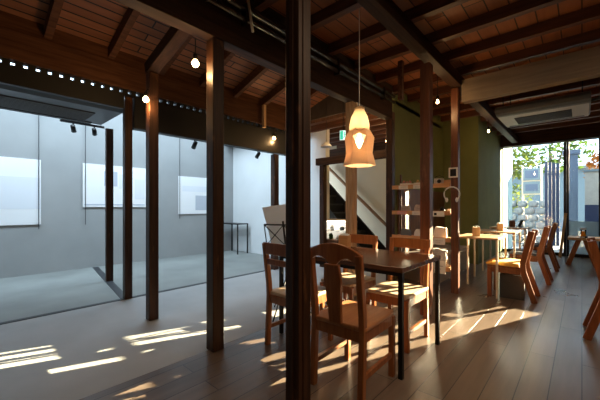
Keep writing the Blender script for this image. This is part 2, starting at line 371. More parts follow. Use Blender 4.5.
# ------------------------------------------------------------------ posts
def post(x, y, w, z1, mat, label, rz=0, name='wooden_post'):
    bm = B(); h = w/2
    box(bm, -h, h, -h, h, 0, z1)
    o = obj(name, bm, mat, loc=(x, y, 0), bevel=0.006, rot=(0, 0, rz)); tag(o, label, 'post', 'timber posts'); return o
def groove(o, w, z1, mat='dark_post'):
    bm = B(); h = w/2
    box(bm, -0.012, 0.012, -h-0.008, -h+0.001, 0.0, z1); box(bm, h-0.001, h+0.006, -0.02, 0.012, 0.0, z1)
    return obj('batten', bm, mat, o)
p = post(-1.175, 1.285, 0.102, 2.79, 'dark_post', 'near black timber post running from floor to ceiling beside the carved chair')
groove(p, 0.102, 2.79)
p = post(-2.15, 1.38, 0.10, 2.428, 'dark_post', 'dark timber post where the floorboards meet the concrete floor')
p = post(-3.19, 1.325, 0.092, 2.45, 'dark_post', 'dark timber post with a lit bulb on its top, standing alone on concrete')
p = post(-4.13, 1.42, 0.085, 2.46, 'dark_post', 'thin dark post standing on the dark floor strip edge')
p = post(-5.31, 1.57, 0.095, 2.30, 'dark_post', 'dark post inside the gallery in front of the middle hanging sheet', rz=R(-8))
p = post(-4.1, 3.86, 0.105, 2.06, 'dark_post', 'dark post behind the music stand by the white end wall')
p = post(-1.20, 3.29, 0.10, 2.60, 'red_post', 'red brown timber post in front of the shelves behind the dark table')
p = post(-1.222, 4.37, 0.088, 2.66, 'red_post', 'red brown timber post under the pale beam with headphones hung on it')
p = post(-2.15, 3.34, 0.105, 2.428, 'raw_post', 'pale weathered unpainted post behind the paper pendant lamp')
p = post(-2.15, 4.42, 0.10, 2.55, 'dark_post', 'dark red post between the stair opening and the shelves')
p = post(-3.60, 4.63, 0.10, 1.90, 'dark_post', 'dark post at the far side of the stair opening')
# ------------------------------------------------------------------ beams
def beam(name, bm, mat, label, bevel=0.006): 
    o = obj(name, bm, mat, bevel=bevel); tag(o, label, 'beam'); return o
beam('ceiling_beam', box(B(), -2.21, -2.09, -2.15, 4.36, 2.43, 2.85), 'beam_y', 'long dark main beam carrying two grey conduits along its side')
beam('ceiling_beam', box(B(), -4.16, -4.04, -2.15, 4.55, 2.535, 2.82), 'beam_brown', 'brown wall beam above the row of small daylight gaps')
beam('ceiling_beam', box(B(), -1.26, -1.14, -2.15, 9.28, 2.665, 2.80), 'beam_y', 'dark beam with worn brown side above the red brown posts')
beam('ceiling_beam', box(B(), -1.14, 3.08, 4.33, 4.47, 2.46, 2.74), 'pale_beam', 'broad pale timber beam crossing above the rear tables')
beam('ceiling_beam', box(B(), -3.72, -2.2, 4.55, 4.65, 1.90, 2.03), 'beam_x', 'dark lintel beam over the stair opening')
beam('ceiling_beam', box(B(), -4.165, -4.045, 1.47, 4.55, 2.08, 2.46), 'stair', 'deep black lintel over the gallery opening with spotlights below')
beam('ceiling_beam', bar(B(), (-3.24, 1.325, 2.50), (-2.22, 1.345, 2.80), 0.11, 0.12), 'beam_x', 'short sloping black beam rising from the post with the bulb')
beam('ceiling_beam', box(B(), -1.5, 3.1, 9.08, 9.28, 2.60, 2.90), 'beam_x', 'dark lintel above the street window')
# hanging timber stub and pale stick
tag(obj('hanging_strut', box(B(), -0.025, 0.025, -0.025, 0.025, 2.36, 2.80), 'beam_brown', loc=(-1.55, 3.45, 0)), 'short brown timber stub hanging from the ceiling joists', 'strut')
tag(obj('thin_strut', box(B(), -0.025, 0.025, -0.025, 0.025, 2.46, 2.84), 'veneer', loc=(-3.98, 3.50, 0)), 'pale thin upright stick above the black gallery lintel', 'strut')
# corrugated closer strip: teeth with daylight gaps
bm = B(); y = -1.6
while y < 4.5:
    box(bm, -4.13, -4.07, y, y+0.058, 2.487, 2.535); y += 0.095
box(bm, -4.13, -4.07, -2.1, 1.36, 2.30, 2.487); box(bm, -4.13, -4.07, 1.36, 4.55, 2.462, 2.487)
tag(obj('corrugated_strip', bm, 'ac_black'), 'dark corrugated strip under the brown beam letting in dots of daylight', 'roof strip')
# conduits along the main beam
t = thing('conduit', 'pair of shiny grey conduits running along the dark main beam', 'conduit', (-2.055, 1.2, 2.66))
obj('pipe', tube(B(), [(0, -3.3, 0.0), (0, 3.14, 0.0)], 0.022, 12), 'steel', t, smooth=True)
obj('pipe', tube(B(), [(0, -3.3, 0.085), (0, 3.14, 0.085)], 0.026, 12), 'steel', t, smooth=True)
for y in (-1.0, 0.4, 1.7, 2.8): obj('clamp', box(B(), -0.034, 0.03, y-0.012, y+0.012, -0.04, 0.122), 'iron', t)
tag(obj('grey_rod', tube(B(), [(-1.93, 1.52, 2.80), (-1.955, 1.60, 2.52)], 0.011), 'pale_metal', smooth=True), 'thin grey rod dropping from the dark ceiling near the main beam', 'rod')

# ------------------------------------------------------------------ lamps
def bulb_lamp(x, y, z, label, r=0.028, power=14, cord=0.05, name='bulb_lamp', arm=None):
    t = thing(name, label, 'lamp', (x, y, z))
    obj('socket', lathe(B(), [(0.012, 0.03), (0.018, 0.03), (0.018, 0.07), (0.008, 0.08)], 12), 'black', t, smooth=True)
    bm = B()
    if arm: tube(bm, [(0, 0, 0.075), (arm[0]*0.4, arm[1]*0.4, 0.10), arm], 0.005, 8)
    else: tube(bm, [(0, 0, 0.075), (0, 0, 0.075+cord)], 0.004, 8)
    obj('cord', bm, 'black', t, smooth=True)
    obj('bulb', lathe(B(), [(0.003, -r), (r*0.6, -r*0.75), (r*0.95, -r*0.2), (r*0.9, r*0.3), (r*0.5, r*0.85), (0.013, 0.034)], 14), 'bulb_small', t, smooth=True)
    l = bpy.data.lights.new('bulb_light', 'POINT'); l.energy = power; l.color = (1.0, 0.58, 0.24); l.shadow_soft_size = 0.03
    lo = bpy.data.objects.new('bulb_light', l); COL.objects.link(lo); lo.parent = t; lo.location = (0, 0, -r-0.035)
    return t
bulb_lamp(-3.13, 1.24, 2.16, 'glowing bulb fixed on the lone dark post on concrete', 0.03, 9, arm=(-0.03, 0.04, 0.12))
bulb_lamp(-2.24, 1.26, 2.24, 'glowing bulb beside the top of the post at the floorboard edge', 0.03, 6, cord=0.125)
bulb_lamp(-4.02, 3.77, 2.33, 'glowing bulb at the black lintel end above the music stand', 0.03, 5, arm=(-0.03, 0.06, 0.12))
bulb_lamp(-2.75, 4.30, 2.35, 'glowing bulb behind the exit sign by the pale post', 0.045, 12, cord=0.95)
bulb_lamp(-2.72, 5.45, 2.36, 'small glowing bulb in the stair room seen beside the shelf post', 0.03, 6, cord=0.285)
bulb_lamp(-1.33, 4.02, 2.42, 'small glowing bulb between the two red brown posts', 0.019, 4, cord=0.45)
bulb_lamp(-1.22, 6.3, 2.45, 'small glowing bulb under the beam by the green wall', 0.020, 3, cord=0.14)
# ceiling dish lamp in stair room
t = thing('ceiling_dish_lamp', 'white dish shaped ceiling lamp in the stair room', 'lamp', (-3.35, 4.40, 2.18))
obj('shade', lathe(B(), [(0.02, 0.09), (0.05, 0.07), (0.09, 0.03), (0.10, 0.0), (0.094, 0.0), (0.045, 0.06), (0.015, 0.08)], 20, cap=False), 'ceramic', t, smooth=True)
obj('cord', tube(B(), [(0, 0, 0.085), (0, 0, 1.01)], 0.004), 'black', t)
# pull cord
t = thing('pull_cord', 'thin pull cord with a pale knob hanging before the stairs', 'cord', (-3.05, 4.85, 1.36))
obj('cord', tube(B(), [(0, 0, 0.02), (0, 0, 1.36)], 0.003, 6), 'card', t); obj('knob', lathe(B(), [(0.004, 0.03), (0.014, 0.0), (0.010, -0.03), (0.003, -0.035)], 10), 'ceramic', t, smooth=True)
# pendant lamp of folded wood paper
t = thing('pendant_lamp', 'folded paper pendant lamp glowing above the dark table', 'lamp', (-1.40, 2.30, 1.47))
def shade_piece(prof, seg=8, skip=(), twist=0):
    bm = B(); rings = []
    for r, z in prof: rings.append([bm.verts.new((r*math.cos((k+twist)*2*math.pi/seg), r*math.sin((k+twist)*2*math.pi/seg), z)) for k in range(seg)])
    for q in range(len(rings)-1):
        for k in range(seg):
            if (q, k) in skip: continue
            bm.faces.new((rings[q][k], rings[q][(k+1)%seg], rings[q+1][(k+1)%seg], rings[q+1][k]))
    return bm
obj('upper_shade', shade_piece([(0.040, 0.475), (0.048, 0.45), (0.068, 0.41), (0.082, 0.35), (0.082, 0.30), (0.078, 0.285)], 20), 'shade_up', t, smooth=True, solid=0.003)
# lower bell: six facets, a diamond opening in every other one
bm = B(); seg = 6
def pt(k, r, z):
    a = math.atan2(-2.3, 1.4) + (k-0.5)*math.pi/3; return bm.verts.new((r*math.cos(a), r*math.sin(a), z))
rings = [[pt(k, r, z) for k in range(seg)] for r, z in [(0.086, 0.300), (0.122, 0.235), (0.108, 0.105), (0.135, 0.0)]]
for k in range(seg):
    k2 = (k+1) % seg; q0, q1, q2, q3 = rings
    if k % 2: 
        for u, v in ((q0, q1), (q1, q2), (q2, q3)): bm.faces.new((u[k], u[k2], v[k2], v[k]))
        continue
    A, A2, D, D2 = q0[k], q0[k2], q2[k], q2[k2]; E1, E2 = q1[k], q1[k2]
    T = bm.verts.new((A.co+A2.co)/2*0.98 + Vector((0, 0, -0.028))); Bt = bm.verts.new((D.co+D2.co)/2 + Vector((0, 0, 0.012)))
    mid = (E1.co+E2.co)/2 + Vector((0, 0, -0.028)); Lf = bm.verts.new(mid.lerp(E1.co, 0.86)); Rt = bm.verts.new(mid.lerp(E2.co, 0.86))
    for f in ((A, A2, T), (A, T, Lf, E1), (A2, E2, Rt, T), (E1, Lf, Bt, D), (E2, D2, Bt, Rt), (D, Bt, D2), (D, D2, q3[k2], q3[k])): bm.faces.new(f)
obj('lower_shade', bm, 'shade', t, solid=0.003)
obj('bulb', lathe(B(), [(0.004, 0.15), (0.026, 0.165), (0.034, 0.19), (0.028, 0.22), (0.014, 0.245), (0.012, 0.27)], 16), 'bulb', t, smooth=True)
obj('bulb', lathe(B(), [(0.004, 0.30), (0.026, 0.315), (0.034, 0.345), (0.028, 0.375), (0.014, 0.40), (0.012, 0.42)], 16), 'bulb', t, smooth=True)
obj('cord', tube(B(), [(0, 0, 0.42), (0, 0, 1.33)], 0.0035, 8), 'card', t)
obj('cap', lathe(B(), [(0.042, 0.470), (0.044, 0.485), (0.02, 0.50), (0.006, 0.505)], 16), 'veneer', t, smooth=True)
l = bpy.data.lights.new('pendant_light', 'POINT'); l.energy = 3; l.color = (1.0, 0.74, 0.45); l.shadow_soft_size = 0.04
lo = bpy.data.objects.new('pendant_light', l); COL.objects.link(lo); lo.parent = t; lo.location = (0, 0, 0.10)
# exit sign
t = thing('exit_sign', 'small lit green and white exit sign hanging by the pale post', 'sign', (-2.55, 3.75, 2.08), R(30))
obj('sign_box', box(B(), -0.05, 0.05, -0.015, 0.015, 0.0, 0.14), 'ceramic', t)
obj('lit_face', box(B(), -0.045, 0.045, -0.019, -0.0155, 0.005, 0.135), 'exit_white', t)
bm = B(); box(bm, -0.042, 0.0, -0.0215, -0.0195, 0.01, 0.13); ball(bm, (0.018, -0.02, 0.108), 0.009, 8, 6, (1, .2, 1))
bar(bm, (0.016, -0.0205, 0.098), (0.02, -0.0205, 0.06), 0.014, 0.002, (0,1,0)); bar(bm, (0.02, -0.0205, 0.062), (0.034, -0.0205, 0.025), 0.008, 0.002, (0,1,0))
bar(bm, (0.02, -0.0205, 0.062), (0.006, -0.0205, 0.03), 0.008, 0.002, (0,1,0)); bar(bm, (0.016, -0.0205, 0.092), (0.036, -0.0205, 0.078), 0.007, 0.002, (0,1,0))
obj('pictogram', bm, 'exit_green', t); obj('hanger', tube(B(), [(0, 0, 0.14), (0, 0, 1.37)], 0.006), 'iron', t)

# ------------------------------------------------------------------ air conditioners
t = thing('air_conditioner', 'large dark ceiling air conditioner hanging in the gallery', 'air conditioner', (-4.78, 0.45, 2.32))
bm = B(); prism(bm, [(-0.53, 0.05), (-0.45, 0.0), (0.42, 0.0), (0.53, 0.07), (0.53, 0.15), (-0.53, 0.15)], 'y', -1.15, 1.0)
obj('body', bm, 'ac_dark', t, bevel=0.02)
bm = B(); box(bm, -0.30, 0.18, -0.9, 0.75, -0.008, 0.002); obj('grille', bm, 'ac_black', t)
bm = B()
for k in range(9): box(bm, -0.29+0.055*k, -0.275+0.055*k, -0.9, 0.75, -0.014, -0.007)
obj('grille_slats', bm, 'ac_dark', t)
obj('louvre', box(B(), -0.44, -0.36, -0.95, 0.85, -0.012, 0.002), 'ac_black', t)
for x, y in ((-0.45, -0.9), (-0.45, 0.8), (0.4, -0.9), (0.4, 0.8)): obj('hanging_rod', tube(B(), [(x, y, 0.15), (x, y, 1.62)], 0.006), 'iron', t)
t = thing('air_conditioner', 'pale grey ceiling air conditioner with black grille behind the pale beam', 'air conditioner', (-0.395, 5.30, 2.35))
bm = B(); prism(bm, [(-0.44, 0.06), (-0.42, 0.02), (-0.34, 0.0), (0.40, 0.0), (0.44, 0.04), (0.42, 0.09), (-0.36, 0.12), (-0.42, 0.10)], 'x', -0.475, 0.475)
obj('body', bm, 'ac_dark', t, bevel=0.012); obj('panel', box(B(), -0.46, 0.46, -0.28, 0.42, -0.004, 0.004), 'ac_pale', t)
obj('grille', box(B(), -0.30, 0.30, -0.12, 0.30, -0.008, -0.003), 'ac_black', t)
bm = B()
for k in range(8): box(bm, -0.30, 0.30, -0.11+0.052*k, -0.10+0.052*k, -0.013, -0.0075)
obj('grille_slats', bm, 'ac_dark', t)
obj('louvre', box(B(), -0.42, 0.42, 0.34, 0.39, -0.008, -0.003), 'ac_dark', t)
for x, y in ((-0.4, -0.3), (-0.4, 0.3), (0.4, -0.3), (0.4, 0.3)): obj('hanging_rod', tube(B(), [(x, y, 0.09), (x, y, 0.478)], 0.006), 'iron', t)
obj('pipe', tube(B(), [(0.47, 0.1, 0.12), (0.56, 0.1, 0.13), (0.58, 0.1, 0.2), (0.58, 0.1, 0.5)], 0.02), 'ac_dark', t, smooth=True)

# ------------------------------------------------------------------ gallery things
def sheet(y0, y1, z0, z1, label, prints, cords):
    x = -6.735
    t = thing('hanging_sheet', label, 'poster', (x, (y0+y1)/2, z0), group='white sheets hung on the gallery wall')
    w = (y1-y0)/2; h = z1-z0
    obj('sheet', box(B(), 0.0, 0.006, -w, w, 0, h), 'paper', t)
    for a, b, c, d, m in prints:
        obj('print', box(B(), 0.006, 0.0075, -w+2*w*a, -w+2*w*b, h*c, h*d), m, t)
    for c in cords: 
        obj('cord', tube(B(), [(0.014, c[0]-(y0+y1)/2, c[1]-z0), (0.014, c[0]-(y0+y1)/2, 3.0-z0)], 0.006, 6), 'ac_dark', t)
SH = []
sheet(-0.55, 0.97, 0.83, 1.91, 'leftmost white sheet on the gallery wall, cut by the picture edge', [(0.0, 0.995, 0.24, 0.72, 'paper_mid'), (0.0, 0.52, 0.02, 0.16, 'paper_grey')], [(0.94, 0.75, 'dark cord at the edge of the leftmost white sheet')])
sheet(1.56, 2.70, 1.12, 1.92, 'middle white sheet with grey printed block behind the dark posts', [(0.30, 0.50, 0.50, 0.85, 'paper_grey'), (0.52, 0.72, 0.45, 0.80, 'paper_mid'), (0.02, 0.95, 0.04, 0.07, 'paper_grey'), (0.78, 0.95, 0.2, 0.7, 'paper_mid')], [(1.60, 0.80, 'dark cord at the edge of the middle white sheet')])
sheet(3.37, 4.30, 0.96, 1.82, 'white sheet nearest the end wall with a small grey print', [(0.45, 0.80, 0.1, 0.5, 'paper_grey'), (0.1, 0.9, 0.6, 0.75, 'paper_mid')], [(3.40, 0.86, 'dark cord at the edge of the sheet nearest the end wall')])
def spot(t, x, y, z, rz):
    bm = B(); tube(bm, [(x, y, z), (x, y, z-0.05)], 0.008, 8); obj('stem', bm, 'black', t)
    d = Vector((math.cos(rz)*0.8, math.sin(rz)*0.8, -0.6)) * 0.055; c = Vector((x, y, z-0.075))
    obj('lamp_head', tube(B(), [c-d, c+d], [0.03, 0.034], 14), 'black', t, smooth=True)
    obj('lens', tube(B(), [c+d*0.98, c+d*1.04], 0.028, 14), 'ac_pale', t)
t = thing('track_light', 'black track with two spotlights below the dark air conditioner', 'light', (-5.6, 1.30, 2.36))
obj('track', box(B(), -0.018, 0.018, -0.28, 0.28, 0, 0.03), 'black', t); spot(t, 0, -0.12, 0, R(160)); spot(t, 0, 0.15, 0, R(160))
for y in (-0.24, 0.24): obj('hanging_rod', tube(B(), [(0, y, 0.03), (0, y, 1.59)], 0.005, 8), 'iron', t)
for i, (y, lb) in enumerate(((2.35, 'black spotlight under the lintel between the bulb post and the floorboard post'), (3.55, 'black spotlight under the lintel just beside the post by the music stand'))):
    t = thing('spotlight', lb, 'light', (-4.20, y, 2.10)); spot(t, 0, 0, 0, R(170)); obj('mount', box(B(), -0.02, 0.034, -0.03, 0.03, -0.005, 0.05), 'black', t)
t = thing('console_table', 'slim black console table in the gallery corner', 'table', (-6.34, 4.62, 0))
obj('tabletop', box(B(), -0.33, 0.33, -0.16, 0.16, 0.70, 0.725), 'black', t)
for sx in (-1, 1):
    for sy in (-1, 1): obj('leg', box(B(), sx*0.315-0.012, sx*0.315+0.012, sy*0.145-0.012, sy*0.145+0.012, 0, 0.70), 'black', t)
# faint grey characters on the end wall
wt = thing('wall_lettering', 'faint pale grey characters on the white end wall', 'lettering', (-4.32, 4.868, 1.30))
for r_ in range(3):
    for c_ in range(2):
        x0 = -0.10+c_*0.10; z0 = r_*0.12; bm = B(); box(bm, x0+0.031, x0+0.039, 0, 0.0015, z0, z0+0.078)
        for q in (0.0, 0.035, 0.07): box(bm, x0, x0+0.0309, 0, 0.0015, z0+q, z0+q+0.008); box(bm, x0+0.0391, x0+0.07, 0, 0.0015, z0+q, z0+q+0.008)
        obj('character', bm, 'paper_grey', wt)
# music stand
ms = thing('music_stand', 'black folding music stand holding a white sheet', 'music stand', (-2.28, 2.31, 0), R(205))
for a in (200, 320, 80):
    d = Vector((math.cos(R(a)), math.sin(R(a)), 0))
    obj('leg', tube(B(), [d*0.012+Vector((0, 0, 0.36)), d*0.26+Vector((0, 0, 0.012))], 0.007, 8), 'black', ms, smooth=True)
    obj('brace', tube(B(), [d*0.012+Vector((0, 0, 0.14)), d*0.135+Vector((0, 0, 0.183))], 0.005, 8), 'black', ms, smooth=True)
obj('pole', tube(B(), [(0, 0, 0.10), (0, 0, 0.50), (0, 0, 0.52), (0, 0, 0.74)], [0.011, 0.011, 0.008, 0.008], 10), 'black', ms, smooth=True)
bm = B(); ly = 0.06
def dk(x, s): return (x, 0.02+s*0.30, 0.72+s*0.95)  # sloping desk plane
for s in (0.0, 0.23): tube(bm, [dk(-0.21, s), dk(0.21, s)], 0.008, 8)
for x in (-0.21, 0.21): tube(bm, [dk(x, 0.0), dk(x, 0.23)], 0.006, 8)
tube(bm, [dk(-0.21, 0.0), dk(0.0, 0.23), dk(0.21, 0.0)], 0.006, 8); tube(bm, [dk(-0.21, 0.23), dk(0.0, 0.0), dk(0.21, 0.23)], 0.006, 8)
tube(bm, [dk(0, -0.02), dk(0, 0.27)], 0.011, 8)
obj('desk', bm, 'black', ms, smooth=True)
obj('ledge', bar(B(), dk(-0.21, 0.0), dk(0.21, 0.0), 0.05, 0.006), 'black', ms)
o = obj('paper_sheet', bar(B(), (0, 0, 0), (0, 0, 0.42), 0.30, 0.004, (0, 1, 0)), 'paper_thin', loc=(0, 0, 0))
o.location = ms.matrix_world @ Vector((0, 0, 0)); o.matrix_world = Matrix.Translation((-2.28, 2.31, 0)) @ Matrix.Rotation(R(205), 4, 'Z') @ Matrix.Translation((0.02, -0.016, 0.738)) @ Matrix.Rotation(R(-17.5), 4, 'X') @ Matrix.Rotation(R(8), 4, 'Y')
tag(o, 'white paper sheet leaning on the black music stand', 'paper')

# ------------------------------------------------------------------ staircase and stair room
t = thing('staircase', 'black staircase climbing along the cream wall behind the opening', 'staircase', (-3.20, 5.35, 0))
run, rise, n_ = 0.205, 0.20, 12
L_ = run*n_; H_ = rise*n_
for y in (0.0, 0.86):
    bm = B(); prism(bm, [(0.0, 0.30), (-L_, H_+0.30), (-L_, H_-0.22), (-0.15, -0.0), (0.16, 0.0), (0.16, 0.14)], 'y', y, y+0.04); obj('stringer', bm, 'stair', t)
for k in range(n_):
    obj('tread', box(B(), -run*(k+1)-0.03, -run*k, 0.04, 0.86, rise*(k+1)-0.035, rise*(k+1)), 'tread', t)
    obj('riser', box(B(), -run*k-0.015, -run*k-0.001, 0.04, 0.86, rise*k+0.001, rise*(k+1)-0.036), 'stair', t)
t = thing('handrail', 'brown wooden handrail sloping down the cream stair wall', 'handrail', (0, 0, 0))
obj('rail', bar(B(), (-3.15, 6.55, 0.59), (-4.9, 6.55, 2.13), 0.045, 0.065), 'rail', t, bevel=0.01)
for k in (0.15, 0.5, 0.85):
    q = Vector((-3.15, 6.55, 0.59)).lerp(Vector((-4.9, 6.55, 2.13)), k); obj('bracket', box(B(), q.x-0.012, q.x+0.012, 6.55, 6.62, q.z-0.05, q.z-0.03), 'iron', t)
t = thing('display_case', 'small lit glass display case below the stairs', 'display case', (-3.47, 4.92, 0), R(20))
obj('plinth', box(B(), -0.24, 0.24, -0.15, 0.15, 0, 0.5), 'wainscot', t)
bm = B()
for sx in (-1, 1):
    for sy in (-1, 1): box(bm, sx*0.23-0.01, sx*0.23+0.01, sy*0.14-0.01, sy*0.14+0.01, 0.5, 0.86)
box(bm, -0.24, 0.24, -0.15, 0.15, 0.86, 0.885); obj('case_frame', bm, 'veneer', t)
obj('glass_front', box(B(), -0.22, 0.22, -0.142, -0.138, 0.5, 0.86), 'clear', t)
obj('back_panel', box(B(), -0.22, 0.22, 0.135, 0.14, 0.5, 0.86), 'paper', t)
obj('case_lamp', box(B(), -0.2, 0.2, -0.05, 0.05, 0.845, 0.858), 'case_light', t)
obj('glass_shelf', box(B(), -0.215, 0.215, -0.13, 0.13, 0.67, 0.678), 'clear', t)
for i, (x, z, r_, h_, mt, lb) in enumerate(((-0.13, 0.502, 0.04, 0.11, 'leaf', 'green jar on the floor of the lit display case'), (0.02, 0.502, 0.05, 0.08, 'ceramic', 'white pot on the floor of the lit display case'), (0.14, 0.502, 0.035, 0.12, 'blue', 'blue grey jar on the floor of the lit display case'), (-0.1, 0.68, 0.045, 0.09, 'ceramic', 'white cup on the glass shelf of the display case'), (0.09, 0.68, 0.05, 0.07, 'stone', 'grey bowl on the glass shelf of the display case'))):
    o = obj('jar', lathe(B(), [(r_*0.7, 0), (r_, h_*0.3), (r_, h_*0.7), (r_*0.6, h_*0.9), (r_*0.65, h_)], 14), mt, smooth=True)
    v = Matrix.Translation((-3.47, 4.92, 0)) @ Matrix.Rotation(R(20), 4, 'Z') @ Vector((x, -0.02, z)); o.location = v
    tag(o, lb, 'jar', 'pots in the display case')

# ------------------------------------------------------------------ chairs
def leg_group(t, hw, hd, mat='chair', zs=0.40):
    for sx in (-1, 1):
        obj('leg', bar(B(), (sx*hw, hd, 0), (sx*hw, hd, zs), 0.036, 0.036, (0, 1, 0)), mat, t, bevel=0.004)
def aprons(t, hw, hd, mat='chair'):
    bm = B(); box(bm, -hw+0.018, hw-0.018, hd-0.012, hd+0.012, 0.345, 0.408); box(bm, -hw+0.018, hw-0.018, -hd-0.012, -hd+0.012, 0.345, 0.408)
    for s in (-1, 1): box(bm, s*hw-0.012, s*hw+0.012, -hd+0.018, hd-0.018, 0.345, 0.408)
    obj('seat_rail', bm, mat, t)
    for s in (-1, 1): obj('stretcher', box(B(), s*hw-0.010, s*hw+0.010, -hd+0.016, hd-0.016, 0.13, 0.16), mat, t)
def stile_pts(s, hw, hd, top=0.86, rake=0.05): return [(s*hw, -hd-0.02, 0), (s*hw, -hd, 0.40), (s*hw, -hd-0.005, 0.50), (s*hw, -hd-rake, top)]
def splat_chair(loc, rz, label):
    t = thing('dining_chair', label, 'chair', loc, rz, 'chairs around the dark table'); hw, hd = 0.17, 0.195
    leg_group(t, hw, hd); aprons(t, hw, hd)
    for s in (-1, 1): obj('back_leg', sweep(B(), stile_pts(s, hw, hd, 0.85), 0.036, 0.04, (1, 0, 0)), 'chair', t, bevel=0.004)
    bm = B(); prism(bm, [(-0.185, 0.19), (-0.195, -0.195), (-0.185, -0.21), (0.185, -0.21), (0.195, -0.195), (0.185, 0.19), (0.17, 0.215), (-0.17, 0.215)], 'z', 0.408, 0.435)
    obj('seat', bm, 'seat', t, bevel=0.008)
    # arched crest with two rounded bites below it
    N = 18; up = []; lo = []
    for k in range(N+1):
        u = -1+2*k/N; up.append((u*0.195, 0.845+0.062*math.cos(u*math.pi/2)**0.8))
        e = abs(u); lo.append((u*0.195, 0.775+0.050*(1-((e-0.5)/0.42)**2) if 0.10 < e < 0.92 else 0.765))
    bm = B(); prism(bm, up+lo[::-1], 'y', -0.257, -0.232); obj('crest_rail', bm, 'chair', t, bevel=0.003)
    bm = B(); prism(bm, [(-0.042, 0.435), (-0.05, 0.60), (-0.06, 0.70), (-0.05, 0.79), (0.05, 0.79), (0.06, 0.70), (0.05, 0.60), (0.042, 0.435)], 'y', -0.012, 0.012)
    obj('splat', bm, 'chair', t, loc=(0, -0.165, 0), rot=(R(6.8), 0, 0), bevel=0.003)
    return t
def rail_chair(loc, rz, label, seat='seat_pale'):
    t = thing('dining_chair', label, 'chair', loc, rz, 'chairs around the dark table'); hw, hd = 0.165, 0.195
    leg_group(t, hw, hd); aprons(t, hw, hd)
    for s in (-1, 1): obj('back_leg', sweep(B(), stile_pts(s, hw, hd, 0.83), 0.034, 0.04, (1, 0, 0)), 'chair', t, bevel=0.004)
    bm = B(); prism(bm, [(-0.18, 0.19), (-0.19, -0.20), (0.19, -0.20), (0.18, 0.19), (0.165, 0.215), (-0.165, 0.215)], 'z', 0.408, 0.435); obj('seat', bm, seat, t, bevel=0.008)
    for z0, z1, nm in ((0.745, 0.835, 'top_rail'), (0.66, 0.705, 'back_rail')):
        zc = (z0+z1)/2; yy = -hd-0.005-0.045*(zc-0.5)/0.33
        bm = B(); N = 8
        pts = [(-0.185+0.37*k/N, -0.012*(1-(2*k/N-1)**2)) for k in range(N+1)] if nm == 'top_rail' else [(-0.148+0.296*k/N, -0.010*(1-(2*k/N-1)**2)) for k in range(N+1)]
        out = [(x, y+0.011+(0.0)) for x, y in pts] + [(x, y-0.011) for x, y in pts[::-1]]
        prism(bm, out, 'z', z0, z1); obj(nm, bm, 'chair', t, loc=(0, yy, 0), bevel=0.003)
    return t
splat_chair((-1.10, 1.745, 0), R(2), 'near orange brown chair with an arched pierced back at the dark table')
c1 = rail_chair((-1.165, 2.53, 0), R(180), 'chair with sunlit pale seat on the far side of the dark table near its corner')
rail_chair((-1.735, 1.925, 0), 0, 'slat back chair half hidden behind the nearest post')
dup(c1, (-1.685, 2.56, 0), R(180), 'slat back chair behind the wooden napkin box across the dark table')
# ------------------------------------------------------------------ dark table
t = thing('dining_table', 'dark wooden dining table on thin black steel legs', 'table', (-1.43, 2.295, 0), 0)
obj('tabletop', box(B(), -0.575, 0.575, -0.365, 0.365, 0.692, 0.725), 'table', t, bevel=0.004)
for sx in (-1, 1):
    for sy in (-1, 1): obj('leg', box(B(), sx*0.555-0.014, sx*0.555+0.014, sy*0.345-0.014, sy*0.345+0.014, 0, 0.692), 'iron', t)
for sy in (-1, 1): obj('frame_rail', box(B(), -0.541, 0.541, sy*0.345-0.01, sy*0.345+0.01, 0.667, 0.692), 'iron', t)
def napkin_box(x, y, z, label, s=1.0, mat='veneer', rz=0.2):
    t = thing('napkin_box', label, 'napkin box', (x, y, z), rz, 'wooden napkin boxes')
    w_ = 0.045*s; d_ = 0.04*s; h_ = 0.115*s; bm = B()
    box(bm, -w_, w_, -d_, d_, 0, 0.006); box(bm, -w_, -w_+0.006, -d_, d_, 0.006, h_); box(bm, w_-0.006, w_, -d_, d_, 0.006, h_)
    box(bm, -w_+0.006, w_-0.006, -d_, -d_+0.006, 0.006, h_); box(bm, -w_+0.006, w_-0.006, d_-0.006, d_, 0.006, h_); obj('holder', bm, mat, t, bevel=0.002)
    bm = B()
    for k in range(5): bar(bm, (-w_*0.7+k*w_*0.35, 0, 0.007), (-w_*0.75+k*w_*0.37, 0, h_+0.012+0.004*(k % 2)), 0.006, d_*1.5, (0, 1, 0))
    obj('napkins', bm, 'paper' if mat != 'red_post' else 'card', t)
napkin_box(-1.71, 2.54, 0.7252, 'rounded wooden napkin box on the dark table', 1.05, 'shelf')
# ------------------------------------------------------------------ rear tables by the green wall
def small_table(x0, x1, y0, y1, label):
    t = thing('cafe_table', label, 'table', ((x0+x1)/2, (y0+y1)/2, 0), 0, 'cafe tables in a row by the green wall'); hx = (x1-x0)/2; hy = (y1-y0)/2
    obj('tabletop', box(B(), -hx, hx, -hy, hy, 0.712, 0.737), 'table_pale', t, bevel=0.003)
    for sx in (-1, 1):
        for sy in (-1, 1): obj('leg', box(B(), sx*(hx-0.014)-0.012, sx*(hx-0.014)+0.012, sy*(hy-0.014)-0.012, sy*(hy-0.014)+0.012, 0, 0.712), 'pale_metal', t)
    return t
small_table(-1.245, -0.755, 4.425, 5.02, 'sunlit pale topped cafe table beside the post with headphones')
small_table(-1.30, -0.74, 5.62, 6.22, 'middle cafe table of the row along the green wall')
small_table(-1.32, -0.75, 6.90, 7.50, 'cafe table nearest the street window')
napkin_box(-1.03, 4.60, 0.7372, 'napkin box on the sunlit table nearest the headphones post')
napkin_box(-0.98, 5.92, 0.7372, 'napkin box on the middle cafe table', rz=0.1)
napkin_box(-1.0, 7.22, 0.7372, 'dark red napkin box on the table nearest the window', mat='red_post', rz=0.3)
t = thing('menu_stand', 'white menu card on a dark stand on the table nearest the window', 'menu', (-0.86, 7.30, 0.7372), R(30))
